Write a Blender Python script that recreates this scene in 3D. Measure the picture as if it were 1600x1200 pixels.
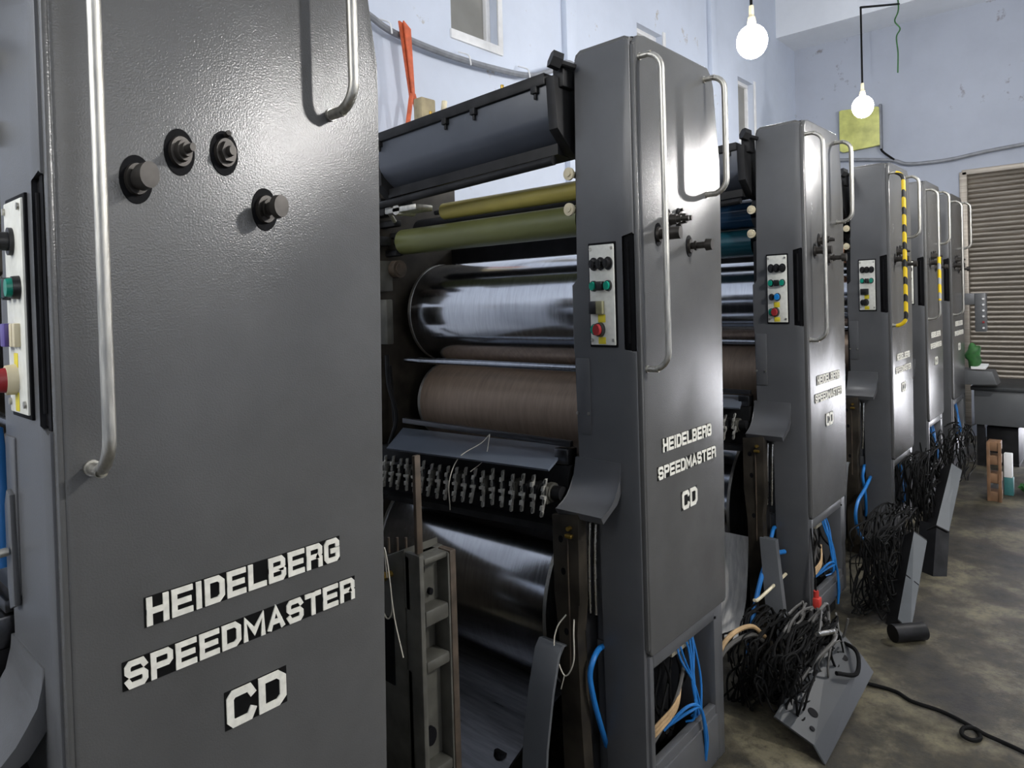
import bpy, bmesh, math, random
from mathutils import Vector, Matrix
for o in list(bpy.data.objects): bpy.data.objects.remove(o)
S = bpy.context.scene
COL = S.collection
V = Vector
PI = math.pi

# ------------------------------------------------------------------ camera
def make_camera():
    yaw, pit, rol = 0.763895, -0.014223, -0.029333
    fwd = V((math.cos(pit)*math.cos(yaw), math.cos(pit)*math.sin(yaw), math.sin(pit)))
    r = fwd.cross(V((0, 0, 1))).normalized(); u = r.cross(fwd)
    r2 = r*math.cos(rol)+u*math.sin(rol); u2 = -r*math.sin(rol)+u*math.cos(rol)
    cd = bpy.data.cameras.new('camera'); co = bpy.data.objects.new('camera', cd); COL.objects.link(co)
    M = Matrix((r2, u2, -fwd)).transposed().to_4x4(); M.translation = V((-1.601163, -0.9, 1.3991881))
    co.matrix_world = M
    cd.sensor_width = 36; cd.sensor_fit = 'HORIZONTAL'; cd.lens = 1086.95/1600*36
    cd.shift_x = 79.25/1600; cd.shift_y = -110.65/1600
    cd.clip_start = 0.02
    S.camera = co
make_camera()

# ------------------------------------------------------------------ world, light, exposure
W = bpy.data.worlds.new('World'); S.world = W; W.use_nodes = True
bg = W.node_tree.nodes['Background']; bg.inputs[0].default_value = (0.86, 0.88, 1.0, 1); bg.inputs[1].default_value = 28.0
S.view_settings.view_transform = 'Standard'; S.view_settings.look = 'None'
S.view_settings.gamma = 1; S.view_settings.use_curve_mapping = False
S.view_settings.exposure = 0.0
LAMP_L = 84.0            # radiance of a bulb
AISLE_L = 900.0
def area(name, loc, to, sx, sy, power, col):
    l = bpy.data.lights.new(name, 'AREA'); l.shape = 'RECTANGLE'; l.size = sx; l.size_y = sy; l.energy = power; l.color = col
    o = bpy.data.objects.new(name, l); COL.objects.link(o); o.location = loc
    o.rotation_euler = (V(to)-V(loc)).to_track_quat('-Z', 'Y').to_euler()
    return o
sun = bpy.data.lights.new('sun', 'SUN'); sun.energy = 9; sun.angle = .02; sun.color = (1.0, .95, .86)
so = bpy.data.objects.new('sun', sun); COL.objects.link(so); so.rotation_euler = V((-1, -.45, -.23)).to_track_quat('-Z', 'Y').to_euler()
area('side_fill', (-0.5, -4.3, 2.6), (-0.3, 0, 1.2), 3.0, 1.4, 35, (1.0, 0.98, 0.94))  # added soft fill for the door panels, no window is built here
area('rear_fill', (-3.8, 0.4, 2.9), (0, 0.6, 1.5), 2.2, 1.2, 85, (1.0, 0.99, 0.96))  # added fill from behind the camera for skins and cylinders, no window built

# ------------------------------------------------------------------ materials
def mat(name):
    m = bpy.data.materials.new(name); m.use_nodes = True
    return m, m.node_tree.nodes, m.node_tree.links, m.node_tree.nodes['Principled BSDF']
def noise(n, l, scale, detail=3, rough=.5, coord='Object', stretch=None):
    tc = n.new('ShaderNodeTexCoord'); t = n.new('ShaderNodeTexNoise')
    t.inputs['Scale'].default_value = scale; t.inputs['Detail'].default_value = detail; t.inputs['Roughness'].default_value = rough
    if stretch:
        mp = n.new('ShaderNodeMapping'); mp.inputs['Scale'].default_value = stretch
        l.new(tc.outputs[coord], mp.inputs[0]); l.new(mp.outputs[0], t.inputs['Vector'])
    else: l.new(tc.outputs[coord], t.inputs['Vector'])
    return t
def ramp(n, l, src, stops):
    r = n.new('ShaderNodeValToRGB'); e = r.color_ramp.elements
    while len(e) < len(stops): e.new(.5)
    for k, (p, c) in enumerate(stops):
        e[k].position = p; e[k].color = (*c, 1) if len(c) == 3 else c
    l.new(src, r.inputs[0]); return r
def bump(n, l, b, src, strength, dist):
    bp = n.new('ShaderNodeBump'); bp.inputs['Strength'].default_value = strength; bp.inputs['Distance'].default_value = dist
    l.new(src, bp.inputs['Height']); l.new(bp.outputs[0], b.inputs['Normal']); return bp
def plain(name, col, rough=.5, metal=0.0, var=0.25, scale=18):
    m, n, l, b = mat(name)
    t = noise(n, l, scale, 4)
    lo = tuple(c*(1-var) for c in col); hi = tuple(min(1, c*(1+var)) for c in col)
    r = ramp(n, l, t.outputs['Fac'], [(.3, lo), (.7, hi)])
    l.new(r.outputs[0], b.inputs['Base Color'])
    b.inputs['Roughness'].default_value = rough; b.inputs['Metallic'].default_value = metal
    return m
def paint(name, col, rough=.32, bs=.12):
    m, n, l, b = mat(name)
    big = noise(n, l, 5, 6, .6)
    r = ramp(n, l, big.outputs['Fac'], [(.3, tuple(c*.86 for c in col)), (.7, tuple(c*1.1 for c in col))])
    l.new(r.outputs[0], b.inputs['Base Color'])
    rr = n.new('ShaderNodeMapRange'); rr.inputs[3].default_value = rough*.85; rr.inputs[4].default_value = rough*1.2
    l.new(big.outputs['Fac'], rr.inputs[0]); l.new(rr.outputs[0], b.inputs['Roughness'])
    f = noise(n, l, 380, 2)
    bump(n, l, b, f.outputs['Fac'], bs, .002)
    return m
def metal(name, col, rough=.2, stretch=(60, 1, 60), var=.15, bs=.03, sc=6, metallic=1.0):
    m, n, l, b = mat(name)
    t = noise(n, l, sc, 5, .6, stretch=stretch)
    r = ramp(n, l, t.outputs['Fac'], [(.3, tuple(c*(1-var) for c in col)), (.7, tuple(min(1, c*(1+var)) for c in col))])
    l.new(r.outputs[0], b.inputs['Base Color']); b.inputs['Metallic'].default_value = metallic
    rr = n.new('ShaderNodeMapRange'); rr.inputs[3].default_value = rough*.7; rr.inputs[4].default_value = rough*1.4
    l.new(t.outputs['Fac'], rr.inputs[0]); l.new(rr.outputs[0], b.inputs['Roughness'])
    if bs: bump(n, l, b, t.outputs['Fac'], bs, .003)
    return m
def wallmat(name, base, stain, amount):
    m, n, l, b = mat(name)
    t = noise(n, l, 1.3, 8, .65); t2 = noise(n, l, 6, 8, .7)
    r = ramp(n, l, t.outputs['Fac'], [(.3, tuple(c*.88 for c in base)), (.62, base)])
    mk = n.new('ShaderNodeMath'); mk.operation = 'MULTIPLY'; l.new(t.outputs['Fac'], mk.inputs[0]); l.new(t2.outputs['Fac'], mk.inputs[1])
    s = ramp(n, l, mk.outputs[0], [(amount, (0, 0, 0)), (amount+.06, (1, 1, 1))])
    mx = n.new('ShaderNodeMix'); mx.data_type = 'RGBA'; l.new(s.outputs[0], mx.inputs['Factor'])
    l.new(r.outputs[0], mx.inputs[6]); mx.inputs[7].default_value = (*stain, 1)
    l.new(mx.outputs[2], b.inputs['Base Color']); b.inputs['Roughness'].default_value = .75
    bump(n, l, b, t2.outputs['Fac'], .15, .01)
    return m
def floormat():
    m, n, l, b = mat('stained_concrete')
    t = noise(n, l, 2.6, 10, .68); t2 = noise(n, l, 17, 10, .8); t3 = noise(n, l, 90, 5, .75)
    r = ramp(n, l, t.outputs['Fac'], [(.38, (.012, .010, .007)), (.50, (.050, .043, .026)), (.62, (.17, .148, .092))])
    r2 = ramp(n, l, t2.outputs['Fac'], [(.36, (.22, .22, .22)), (.5, (.8, .8, .8)), (.66, (1.0, 1.0, 1.0))])
    mx = n.new('ShaderNodeMix'); mx.data_type = 'RGBA'; mx.blend_type = 'MULTIPLY'; mx.inputs['Factor'].default_value = .95
    l.new(r.outputs[0], mx.inputs[6]); l.new(r2.outputs[0], mx.inputs[7])
    l.new(mx.outputs[2], b.inputs['Base Color'])
    rr = n.new('ShaderNodeMapRange'); rr.inputs[3].default_value = .45; rr.inputs[4].default_value = .85
    l.new(t2.outputs['Fac'], rr.inputs[0]); l.new(rr.outputs[0], b.inputs['Roughness'])
    bump(n, l, b, t3.outputs['Fac'], .35, .01)
    return m
def emit(name, col, strength):
    m, n, l, b = mat(name)
    b.inputs['Base Color'].default_value = (*col, 1); b.inputs['Emission Color'].default_value = (*col, 1); b.inputs['Emission Strength'].default_value = strength
    return m
def hazard(name, colour2=(.012, .012, .012)):
    m, n, l, b = mat(name)
    tc = n.new('ShaderNodeTexCoord'); sp = n.new('ShaderNodeSeparateXYZ'); l.new(tc.outputs['Object'], sp.inputs[0])
    a = n.new('ShaderNodeMath'); a.operation = 'MULTIPLY_ADD'; a.inputs[1].default_value = 1.3; l.new(sp.outputs['X'], a.inputs[0]); l.new(sp.outputs['Z'], a.inputs[2])
    k = n.new('ShaderNodeMath'); k.operation = 'MULTIPLY'; k.inputs[1].default_value = 11; l.new(a.outputs[0], k.inputs[0])
    f = n.new('ShaderNodeMath'); f.operation = 'FRACT'; l.new(k.outputs[0], f.inputs[0])
    r = ramp(n, l, f.outputs[0], [(.0, colour2), (.42, (.75, .52, .01))]); r.color_ramp.interpolation = 'CONSTANT'
    l.new(r.outputs[0], b.inputs['Base Color']); b.inputs['Roughness'].default_value = .4
    return m
GREY = (.088, .088, .086)
M = dict(
    paint=paint('dark_grey_paint', GREY, .25, .22),
    skin=paint('grey_paint_smooth', (.087, .089, .093), .33, .10),
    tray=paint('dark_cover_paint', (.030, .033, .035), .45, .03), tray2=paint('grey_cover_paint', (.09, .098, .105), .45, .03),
    seam=plain('black_rubber_and_hole_shade', (.006, .006, .007), .6),  # also painted in for the shade inside holes, slots and recesses
    steel=metal('worn_steel_tube', (.50, .485, .44), .42, (30, 30, 4), .25, .05, 5),
    chrome=metal('polished_cylinder', (.62, .64, .68), .14, (4, 40, 4), .12, .02, 3),
    chrome2=metal('dull_cylinder', (.40, .42, .46), .2, (4, 40, 4), .18, .02, 3),
    brass=plain('brass', (.55, .36, .08), .35, 1.0),
    blanket=metal('brown_blanket', (.30, .22, .16), .42, (3, 20, 3), .2, .02, 4, .35),
    olive=plain('olive_rubber', (.115, .125, .045), .38, 0, .12, 6),
    yellow=plain('yellow_rubber', (.34, .29, .07), .4, 0, .15, 6),
    bluerub=plain('blue_rubber', (.012, .035, .075), .16, 0, .15, 6),
    tealrub=plain('teal_rubber', (.01, .06, .08), .18, 0, .15, 6),
    copper=metal('copper_roller', (.55, .22, .10), .3, (4, 30, 4)),
    duct=paint('ink_duct_blue_grey', (.062, .07, .088), .38, .03),
    dark=plain('black_iron', (.016, .016, .017), .5, .3, .4, 14),
    darkoil=plain('oily_brown_iron', (.038, .032, .024), .48, .3, .5, 12),
    cast=plain('cast_iron_green_grey', (.085, .082, .068), .55, .2, .35, 16),
    rust=plain('rusty_iron', (.075, .055, .038), .6, .2, .45, 20),
    aluplate=metal('sheet_with_reflected_light', (.80, .78, .74), .5, (5, 30, 5), .2, .03, 3, .35),  # pale, mostly non-metal colour stands in for floor light reflected by the plate
    plate=metal('sheet_plate', (.10, .10, .105), .3, (30, 2, 30), .3, .02, 3),
    brightplate=metal('bright_sheet_plate', (.72, .71, .68), .26, (5, 30, 5), .2, .03, 3),
    white=plain('letter_white', (.72, .70, .62), .5, 0, .12, 90),
    black=plain('backing_black', (.006, .006, .006), .45),
    panelw=plain('panel_cream', (.66, .66, .60), .45, 0, .1, 60),
    blackp=plain('black_plastic', (.012, .012, .013), .35),
    greenp=plain('green_button', (.0, .24, .16), .3, 0, .1),
    redp=plain('red_button', (.28, .018, .022), .4, 0, .15),
    bluep=plain('blue_button', (.01, .22, .62), .3, 0, .1),
    purplep=plain('purple_button', (.09, .06, .26), .35, 0, .1),
    creamp=plain('cream_switch', (.62, .55, .38), .45, 0, .1),
    olivep=plain('olive_window', (.22, .21, .12), .3, 0, .1),
    yellowp=plain('yellow_label', (.66, .55, .03), .5, 0, .15),
    knob=plain('greasy_knob', (.055, .05, .045), .4, .6, .3, 30),
    hose=plain('blue_hose', (.012, .15, .44), .4, 0, .15),
    wblack=plain('black_cable', (.006, .006, .006), .75),
    trayblue=plain('blue_grey_tray', (.16, .185, .225), .3, .3, .1, 4),
    wgrey=plain('grey_cable', (.075, .072, .066), .6),
    wtan=plain('tan_cable', (.42, .28, .14), .5),
    wwhite=plain('white_string', (.62, .58, .48), .6),
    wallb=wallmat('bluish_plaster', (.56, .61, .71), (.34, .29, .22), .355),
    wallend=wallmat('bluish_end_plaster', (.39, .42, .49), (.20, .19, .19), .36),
    ceil=wallmat('white_ceiling', (.70, .73, .78), (.4, .38, .36), .42),
    floor=floormat(),
    shutter=metal('shutter_steel', (.34, .305, .26), .42, (1, 1.5, 60), .3, .02, 2, .6),
    bench=paint('bench_steel', (.10, .105, .11), .4, .03),
    trimw=plain('frame_white', (.72, .72, .72), .5, 0, .08),
    tan=plain('stone_sill', (.42, .37, .28), .7, 0, .2),
    pane=plain('dusty_glass', (.23, .225, .205), .4, 0, .12, 5),
    orange=plain('orange_webbing', (.52, .10, .035), .6, 0, .25, 30),
    wood=plain('old_wood', (.30, .25, .15), .75, 0, .3, 20),
    owood=plain('orange_wood', (.21, .115, .06), .7, 0, .3, 12),
    conduit=plain('grey_conduit', (.20, .21, .23), .5, 0, .2, 15),
    board=plain('yellow_green_board', (.55, .56, .17), .5, 0, .3, 7),
    bulb=emit('lamp_glow', (1.0, .99, .97), LAMP_L),
    bulba=emit('lamp_glow_aisle', (1.0, .98, .95), AISLE_L),
    haz=hazard('hazard_tape'),
    hazw=hazard('hazard_tape_worn', (.35, .35, .35)),
    bluesheet=plain('blue_plastic', (.02, .13, .36), .3, 0, .3, 8),
    beige=plain('beige_metal', (.36, .33, .25), .5, 0, .2, 8),
    redc=plain('red_connector', (.45, .04, .03), .45),
    pave=plain('sunlit_paving', (.55, .54, .5), .8, 0, .2, 4),
    green=plain('green_leaves', (.03, .13, .03), .6, 0, .4, 20),
    teal=plain('teal_box', (.04, .16, .16), .5, 0, .1),
    paper=plain('white_card', (.8, .8, .8), .6, 0, .05),
)

for _n, _v in (('wblack', .12), ('dark', .25), ('darkoil', .3), ('seam', .08), ('black', .1)): M[_n].node_tree.nodes['Principled BSDF'].inputs['Specular IOR Level'].default_value = _v

# ------------------------------------------------------------------ mesh helpers
def box(bm, x0, x1, y0, y1, z0, z1, bev=0, seg=2):
    r = bmesh.ops.create_cube(bm, size=1.0)
    vs = r['verts']
    for v in vs:
        v.co = V((x0+(v.co.x+.5)*(x1-x0), y0+(v.co.y+.5)*(y1-y0), z0+(v.co.z+.5)*(z1-z0)))
    if bev:
        es = list({e for v in vs for e in v.link_edges})
        bmesh.ops.bevel(bm, geom=es, offset=bev, segments=seg, profile=.5, affect='EDGES')
    return bm
def prism(bm, pts, axis, a0, a1, bev=0, seg=2):
    """pts are 2-D in the plane of the other two axes (kept in x,y,z order)"""
    def mk(p, a):
        q = list(p); q.insert('xyz'.index(axis), a); return V(q)
    A = [bm.verts.new(mk(p, a0)) for p in pts]; B = [bm.verts.new(mk(p, a1)) for p in pts]
    fs = [bm.faces.new(A), bm.faces.new(B[::-1])]
    k = len(pts)
    for i in range(k):
        fs.append(bm.faces.new((A[(i+1) % k], A[i], B[i], B[(i+1) % k])))
    if bev:
        es = list({e for f in fs[:2] for e in f.edges})
        bmesh.ops.bevel(bm, geom=es, offset=bev, segments=seg, profile=.5, affect='EDGES')
    bmesh.ops.recalc_face_normals(bm, faces=bm.faces)
    return bm
def cyl(bm, p0, p1, r0, r1=None, seg=32, sz=1.0):
    """cylinder between two points; sz stretches the section upwards"""
    p0, p1 = V(p0), V(p1); r1 = r0 if r1 is None else r1
    d = (p1-p0).normalized()
    u = d.cross(V((0, 0, 1)))
    u = V((1, 0, 0)) if u.length < 1e-4 else u.normalized()
    w = u.cross(d)
    if w.z < 0: w = -w
    A, B = [], []
    for i in range(seg):
        a = 2*PI*i/seg
        q = u*math.cos(a)+w*math.sin(a)*sz
        A.append(bm.verts.new(p0+q*r0)); B.append(bm.verts.new(p1+q*r1))
    bm.faces.new(A); bm.faces.new(B[::-1])
    for i in range(seg): bm.faces.new((A[(i+1) % seg], A[i], B[i], B[(i+1) % seg]))
    bmesh.ops.recalc_face_normals(bm, faces=bm.faces)
    return bm
def smooth_pts(pts, n=6):
    pts = [V(p) for p in pts]
    if len(pts) < 3: return pts
    P = [pts[0]*2-pts[1]]+pts+[pts[-1]*2-pts[-2]]
    out = []
    for i in range(1, len(P)-2):
        a, b, c, d = P[i-1], P[i], P[i+1], P[i+2]
        for k in range(n):
            t = k/n
            out.append(.5*((2*b)+(c-a)*t+(2*a-5*b+4*c-d)*t*t+(3*b-a-3*c+d)*t**3))
    out.append(pts[-1]); return out
def tube(bm, pts, r, seg=8, n=6, smooth=True):
    P = smooth_pts(pts, n) if smooth else [V(p) for p in pts]
    up = None; rings = []
    for i, p in enumerate(P):
        t = (P[min(i+1, len(P)-1)]-P[max(i-1, 0)])
        if t.length < 1e-9: t = V((0, 0, 1))
        t.normalize()
        if up is None:
            up = t.cross(V((.3, .5, .8))).normalized()
        up = (up-t*up.dot(t)).normalized()
        w = t.cross(up)
        rings.append([bm.verts.new(p+(up*math.cos(2*PI*k/seg)+w*math.sin(2*PI*k/seg))*r) for k in range(seg)])
    for a, b in zip(rings, rings[1:]):
        for k in range(seg): bm.faces.new((a[k], a[(k+1) % seg], b[(k+1) % seg], b[k]))
    bm.faces.new(rings[0][::-1]); bm.faces.new(rings[-1])
    return bm
def arc_handle(foot0, foot1, out, bend=.035):
    """rounded U of tube points from foot0 to foot1, standing off by the vector out"""
    a, b, o = V(foot0), V(foot1), V(out)
    d = (b-a).normalized(); pts = [a, a+o*.55]
    ol = o.normalized()
    c0 = a+o; c1 = b+o
    for k in range(7):
        t = PI/2*k/6
        pts.append(c0+d*bend-ol*bend+ol*bend*math.sin(t)-d*bend*math.cos(t))
    for k in range(7):
        t = PI/2*k/6
        pts.append(c1-d*bend-ol*bend+ol*bend*math.cos(t)+d*bend*math.sin(t))
    pts += [b+o*.55, b]
    return pts
def slab(bm, q, th):
    """thick quad: four corners and a thickness vector"""
    th = V(th); A = [bm.verts.new(V(p)) for p in q]; B = [bm.verts.new(V(p)+th) for p in q]
    bm.faces.new(A); bm.faces.new(B[::-1])
    for i in range(len(q)): bm.faces.new((A[(i+1) % len(q)], A[i], B[i], B[(i+1) % len(q)]))
    bmesh.ops.recalc_face_normals(bm, faces=bm.faces); return bm
def obj(name, bm, m, parent=None, label=None, kind=None, sharp=35):
    me = bpy.data.meshes.new(name)
    bm.normal_update(); bm.to_mesh(me); bm.free()
    me.polygons.foreach_set('use_smooth', [True]*len(me.polygons))
    me.set_sharp_from_angle(angle=math.radians(sharp))
    me.materials.append(m if not isinstance(m, str) else M[m])
    o = bpy.data.objects.new(name, me); COL.objects.link(o)
    if parent is not None: o.parent = parent
    if label: o['label'] = label
    if kind: o['kind'] = kind
    return o
def N(): return bmesh.new()
def thing(name, label, cat, loc=(0, 0, 0), group=None):
    o = bpy.data.objects.new(name, None); COL.objects.link(o); o.empty_display_size = .1
    o.location = loc; o['label'] = label; o['category'] = cat
    if group: o['group'] = group
    return o
def tag(o, label, cat, group=None, kind=None):
    o['label'] = label; o['category'] = cat
    if group: o['group'] = group
    if kind: o['kind'] = kind
    return o
def struct(name, bm, m, parent=None):
    o = obj(name, bm, m, parent)
    if parent is None: o['kind'] = 'structure'
    return o

# ------------------------------------------------------------------ the room
X6 = 4.386
XE, YW, ZC = 6.5, 1.7, 4.6
bm = N(); box(bm, -4.0, XE+.2, -4.5, YW+.3, -.1, 0); struct('floor', bm, 'floor')
WIN = [(1.10, 1.48), (3.08, 3.47), (4.93, 5.30)]; WZ = (2.87, 3.44)
def cells(bm, us, vs, hole, mk):
    for u0, u1 in zip(us, us[1:]):
        for v0, v1 in zip(vs, vs[1:]):
            if not hole((u0+u1)/2, (v0+v1)/2): mk(u0, u1, v0, v1)
bm = N()
us = sorted([-4.0, XE]+[x for w in WIN for x in w])
cells(bm, us, [0, WZ[0], WZ[1], ZC], lambda u, v: WZ[0] < v < WZ[1] and any(a < u < b for a, b in WIN),
      lambda a, b, c, d: box(bm, a, b, YW, YW+.3, c, d))
bmesh.ops.remove_doubles(bm, verts=bm.verts, dist=1e-5)
struct('wall_left', bm, 'wallb')
SH = (-2.6, .22)                                   # shutter opening along y
bm = N()
cells(bm, [-4.5, SH[0], -.45, SH[1], YW+.3], [0, .5, 2.5, ZC], lambda u, v: SH[0] < u < SH[1] and v < 2.5 and not (u > -.45 and v < .5),  # low wall piece added to hide the bright gap beside the bench
      lambda a, b, c, d: box(bm, XE, XE+.25, a, b, c, d))
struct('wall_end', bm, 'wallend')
bm = N(); box(bm, -4.0, XE+.2, -4.7, -4.5, 0, ZC); struct('wall_right', bm, 'wallb')
bm = N(); box(bm, -4.2, -4.0, -4.7, YW+.3, 0, ZC); struct('wall_rear', bm, 'wallb')
bm = N(); box(bm, -4.2, XE+.2, -4.7, YW+.3, ZC, ZC+.15); struct('ceiling', bm, 'ceil')
bm = N(); box(bm, 5.95, XE, -4.5, YW, 4.05, ZC); struct('trim_1', bm, 'ceil')           # beam over the shutter wall
for k, x in enumerate((2.12, 4.29)):
    bm = N(); box(bm, x, x+.12, YW-.04, YW, 0, ZC, .004); struct('trim_%d' % (k+2), bm, 'wallb')
for k, (a, b) in enumerate(WIN):
    bm = N()
    f = .035
    for (x0, x1, z0, z1) in ((a, b, WZ[0], WZ[0]+f), (a, b, WZ[1]-f, WZ[1]), (a, a+f, WZ[0]+f, WZ[1]-f), (b-f, b, WZ[0]+f, WZ[1]-f)):
        box(bm, x0, x1, YW+.05, YW+.12, z0, z1, .004)
    w = struct('window_%d' % (k+1), bm, 'trimw')
    bm = N(); box(bm, a+f, b-f, YW+.075, YW+.09, WZ[0]+f, WZ[1]-f); obj('pane', bm, 'pane', w)
    bm = N(); box(bm, a-.01, b+.04, YW-.012, YW+.05, WZ[0]-.05, WZ[0]+.002, .006); box(bm, b, b+.04, YW-.012, YW, WZ[0], WZ[1]+.03, .004); obj('sill', bm, 'trimw', w)
# roller shutter: curved slats, its lower edge held a little above the ground
bm = N()
prof = []
z = .50; k = 0
while z < 2.5:
    prof += [(XE+.05, z), (XE+.030, z+.010), (XE+.024, z+.023), (XE+.030, z+.037)]
    z += .046
prof = prof+[(XE+.05, 2.5), (XE+.075, 2.5), (XE+.075, .50)]
prism(bm, prof, 'y', SH[0], SH[1])
d1 = struct('door_1', bm, 'shutter')
bm = N()
for y in (SH[0]-.02, SH[1]-.04): box(bm, XE-.03, XE+.1, y, y+.06, 0, 2.5, .004)
box(bm, XE-.03, XE+.1, SH[0], SH[1], 2.47, 2.52, .004); obj('guide_rail', bm, 'shutter', d1)
bm = N(); box(bm, XE+.01, XE+.09, SH[0]+.05, SH[1]-.05, .44, .51, .006); obj('bottom_bar', bm, 'shutter', d1)
bm = N(); box(bm, XE+.2, XE+9, -8, 6, -.12, -.02); struct('floor_outside', bm, 'pave')

# ------------------------------------------------------------------ lettering
GL = {
 'H': [[(0,0),(0,1)], [(1,0),(1,1)], [(0,.5),(1,.5)]], 'E': [[(1,0),(0,0),(0,1),(1,1)], [(0,.5),(.9,.5)]],
 'I': [[(.5,0),(.5,1)]], 'D': [[(0,0),(0,1),(.75,1),(1,.82),(1,.18),(.75,0),(0,0)]], 'L': [[(0,1),(0,0),(1,0)]],
 'B': [[(0,0),(0,1),(.8,1),(.95,.87),(.95,.63),(.8,.5),(1,.38),(1,.14),(.85,0),(0,0)], [(0,.5),(.8,.5)]],
 'R': [[(0,0),(0,1),(.85,1),(1,.88),(1,.6),(.85,.48),(0,.48)], [(.75,.48),(1,.36),(1,0)]],
 'G': [[(1,.78),(1,.88),(.85,1),(.15,1),(0,.86),(0,.14),(.15,0),(.85,0),(1,.12),(1,.48),(.55,.48)]],
 'S': [[(1,.78),(.85,1),(.15,1),(0,.86),(0,.62),(.14,.5),(.86,.5),(1,.38),(1,.14),(.85,0),(.15,0),(0,.22)]],
 'P': [[(0,0),(0,1),(.85,1),(1,.88),(1,.57),(.85,.45),(0,.45)]], 'M': [[(0,0),(0,1),(.5,.25),(1,1),(1,0)]],
 'A': [[(0,0),(.5,1),(1,0)], [(.22,.33),(.78,.33)]], 'T': [[(0,1),(1,1)], [(.5,1),(.5,0)]],
 'C': [[(1,.78),(.85,1),(.15,1),(0,.86),(0,.14),(.15,0),(.85,0),(1,.22)]],
}
WIDE = {'I': .32, 'M': 1.2}
def letters(bm, text, x0, x1, z0, z1, yf, yb, weight=.2, gap=.16):
    tot = sum(WIDE.get(c, 1) for c in text)+gap*(len(text)-1)
    uw = (x1-x0)/tot; h = z1-z0; t = h*weight
    x = x0
    for c in text:
        w = uw*WIDE.get(c, 1)
        e = 0
        for st in GL[c]:
            P = [V((x+t/2+p[0]*(w-t), z0+t/2+p[1]*(h-t))) for p in st]
            closed = st[0] == st[-1]
            if closed: P = P[:-1]
            else:
                d0 = (P[0]-P[1]).normalized(); d1 = (P[-1]-P[-2]).normalized()
                f0 = .5 if min(abs(d0.x), abs(d0.y)) < .02 else .3; f1 = .5 if min(abs(d1.x), abs(d1.y)) < .02 else .3
                P[0] = P[0]+d0*t*f0; P[-1] = P[-1]+d1*t*f1
            k = len(P); L, Rr = [], []
            for q in range(k):
                a = P[q-1] if (q or closed) else None; b = P[(q+1) % k] if (q < k-1 or closed) else None
                dA = (P[q]-a).normalized() if a is not None else (b-P[q]).normalized()
                dB = (b-P[q]).normalized() if b is not None else dA
                nA, nB = V((-dA.y, dA.x)), V((-dB.y, dB.x))
                m = (nA+nB)/max(.42, 1+nA.dot(nB))*t/2
                L.append(P[q]+m); Rr.append(P[q]-m)
            e += 1; yy = yf-.00015*e
            for q in range(k if closed else k-1):
                r2 = (q+1) % k; yy -= .00003
                slab(bm, [(v.x, yy, v.y) for v in (L[q], Rr[q], Rr[r2], L[r2])], (0, yb-yy, 0))
        x += w+gap*uw

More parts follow.
